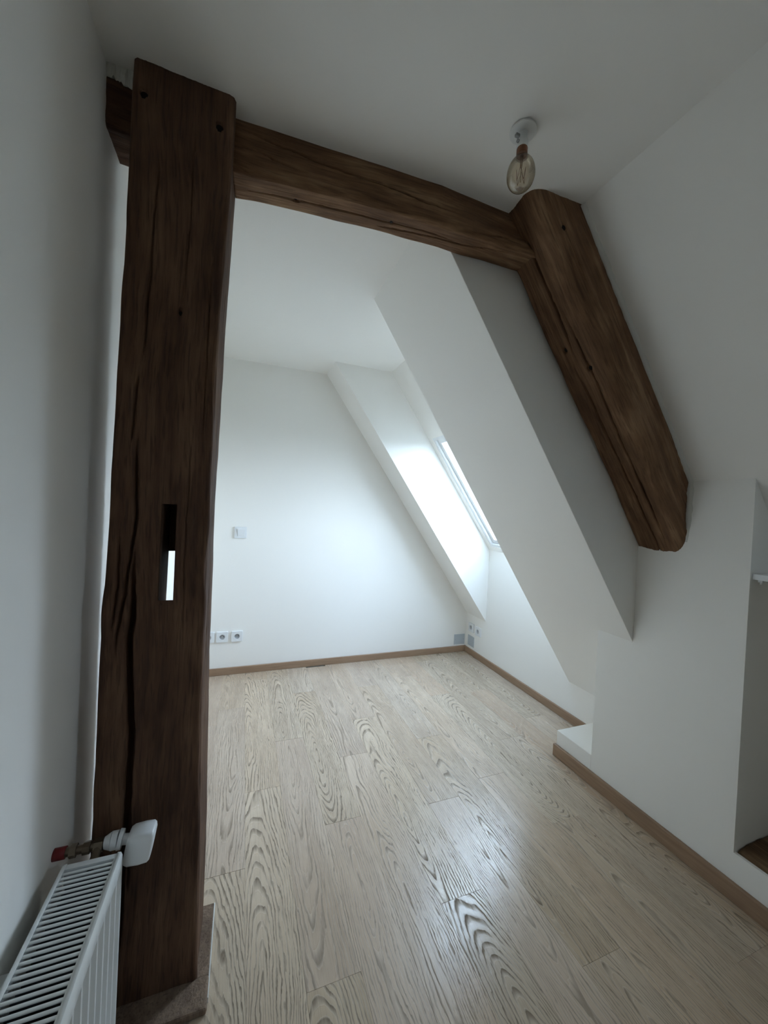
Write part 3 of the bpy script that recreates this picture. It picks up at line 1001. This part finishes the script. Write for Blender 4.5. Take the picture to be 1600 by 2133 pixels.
for k in range(0, 29):
    t = math.pi * k / 28
    z = cz - hh * math.cos(t) * (1.0 if math.cos(t) > 0 else 1.18)
    r_ = rr * math.sin(t) ** 0.92 if 0 < k < 28 else 0.0
    if z > -0.0745:
        r_ = max(r_, 0.0143)
    if z > -0.064:
        break
    prof.append((r_, z))
prof.append((0.0143, -0.064))
bulb = MB().lathe(prof, n=40).build('glass_bulb', BULB, lamp, True)
mbx = MB()
mbx.cyl((0, 0, -0.068), (0, 0, -0.100), 0.0045, 0.003, n=12)
mbx.cyl((0, 0, -0.100), (0, 0, -0.140), 0.0012, n=8)
auto_smooth(mbx.build('glass_stem', BULB, bulb))
pts = []
for k in range(9):
    t = 2 * math.pi * k / 8
    pts.append((0.012 * math.cos(t), 0.012 * math.sin(t), -0.102 if k % 2 else -0.140))
mbx = MB()
for a_, b2 in zip(pts[:-1], pts[1:]):
    mbx.cyl(a_, b2, 0.0005, n=6)
mbx.build('filament', COPPER, bulb)

# ================================================================== SOCKETS AND SWITCH
def plate_ring(size, hole_r, t, n=64):
    """rounded square plate in the XZ plane facing -Y, back at y=0"""
    h, r = size / 2, 0.005
    vs3, fs3 = [], []
    def sq(a, hh_):
        c_, s_ = math.cos(a), math.sin(a)
        m_ = max(abs(c_), abs(s_))
        return (hh_ * c_ / m_, hh_ * s_ / m_)
    rings = []
    for kind in ('outer_back', 'outer_front', 'edge', 'hole_front', 'hole_back'):
        ring_ = []
        for k in range(n):
            a = 2 * math.pi * (k + 0.5) / n
            if kind == 'outer_back':
                x, z = sq(a, h); y_ = 0.0
            elif kind == 'outer_front':
                x, z = sq(a, h); y_ = -t + 0.002
            elif kind == 'edge':
                x, z = sq(a, h - 0.002); y_ = -t
            elif kind == 'hole_front':
                x, z = hole_r * math.cos(a), hole_r * math.sin(a); y_ = -t
            else:
                x, z = hole_r * math.cos(a), hole_r * math.sin(a); y_ = -0.001
            ring_.append(len(vs3)); vs3.append((x, y_, z))
        rings.append(ring_)
    for a, b2 in zip(rings[:-1], rings[1:]):
        for k in range(n):
            fs3.append((a[k], a[(k + 1) % n], b2[(k + 1) % n], b2[k]))
    return vs3, fs3

def make_socket(label, group):
    root = thing('wall_socket', label, 'socket', group=group)
    pv, pf_ = plate_ring(0.079, 0.0195, 0.012)
    auto_smooth(link_mesh('cover_plate', pv, pf_, PLASTIC, root))
    ins = MB().cyl((0, -0.0012, 0), (0, -0.0004, 0), 0.0196, n=32).build('socket_well', INSERT, root)
    mbx_ = MB()
    for sx in (-0.0095, 0.0095):
        mbx_.cyl((sx, -0.0016, 0), (sx, -0.001, 0), 0.003, n=12)
    mbx_.build('contact_hole', DARKPL, ins)
    MB().cyl((0, -0.010, 0.0105), (0, -0.0008, 0.0105), 0.0024, n=12).build('earth_pin', STEEL, ins)
    return root
def dup(root, label=None, group=None):
    r = root.copy(); COL.objects.link(r)
    if label: r['label'] = label
    if group: r['group'] = group
    for ch in list(root.children):
        c = ch.copy(); COL.objects.link(c); c.parent = r
        for g_ in ch.children:
            d_ = g_.copy(); COL.objects.link(d_); d_.parent = c
    return r
G1 = 'sockets in a row on the far wall'
sk = make_socket('white wall socket below the light switch, end of the row farthest from the post', G1)
sk.location = (-0.011, YF, 0.283)
s2 = dup(sk, 'white wall socket in the middle of the row of three on the far wall')
s2.location = (-0.114, YF, 0.284)
s3 = dup(sk, 'white wall socket of the far wall row, half hidden behind the post')
s3.location = (-0.207, YF, 0.286)
G2 = 'sockets in the corner of the knee wall'
s4 = dup(sk, 'white corner socket on the knee wall, beside the far wall', G2)
s4.location = (XK2, 2.906, 0.246); s4.rotation_euler = (0, 0, -math.pi / 2)
s5 = dup(sk, 'white corner socket on the knee wall, under the end of the boxed rafter', G2)
s5.location = (XK2, 2.800, 0.242); s5.rotation_euler = (0, 0, -math.pi / 2)

sw = thing('light_switch', 'white square rocker light switch on the far wall above the sockets', 'switch', (-0.019, YF, 1.064))
MB().box(-0.043, 0.043, -0.010, 0.0, -0.043, 0.043).build('switch_frame', PLASTIC, sw, bevel=0.002)
rv = [(-0.020, -0.0095, -0.027), (0.030, -0.0095, -0.027), (0.030, -0.0095, 0.027), (-0.020, -0.0095, 0.027),
      (-0.019, -0.0125, -0.026), (0.029, -0.0125, -0.026), (0.029, -0.0185, 0.026), (-0.019, -0.0185, 0.026)]
link_mesh('rocker', rv, [(3, 2, 1, 0), (4, 5, 6, 7), (0, 1, 5, 4), (1, 2, 6, 5), (2, 3, 7, 6), (3, 0, 4, 7)], PLASTIC, sw)

def cover(label, w, h):
    root = thing('junction_cover', label, 'cover plate', group='grey covers in the corner')
    MB().box(-w / 2, w / 2, -0.003, 0.0, -h / 2, h / 2).build('plate', GREYPL, root, bevel=0.0008)
    for sx in (-1, 1):
        MB().cyl((sx * (w / 2 - 0.012), -0.0042, 0), (sx * (w / 2 - 0.012), -0.003, 0), 0.003, n=10).build('screw', STEEL, root)
    return root
c1 = cover('grey rectangular cover plate on the far wall, just above the skirting in the corner', 0.112, 0.094)
c1.location = (1.932, YF, 0.112)
c2 = cover('grey cover plate on the knee wall, below the pair of corner sockets', 0.098, 0.094)
c2.location = (XK2, 2.908, 0.121); c2.rotation_euler = (0, 0, -math.pi / 2)

# ================================================================== NICHE SHELF
sh = thing('niche_shelf', 'white shelf board set inside the knee wall niche', 'shelf', (1.76, (NY0 + NY1) / 2, 1.116))
hl_ = (NY1 - NY0) / 2 - 0.002
MB().box(1.660 - 1.76, 1.868 - 1.76, -hl_, hl_, 0.0, 0.020).build('board', PLASTIC, sh, bevel=0.001)
for yy in (hl_ - 0.012, -hl_ + 0.012):
    MB().box(-0.080, -0.066, yy - 0.006, yy + 0.006, -0.009, 0.0).cyl((-0.073, yy, -0.016), (-0.073, yy, -0.008), 0.004, n=12).build('shelf_peg', PLASTIC, sh)

bpy.context.view_layer.update()
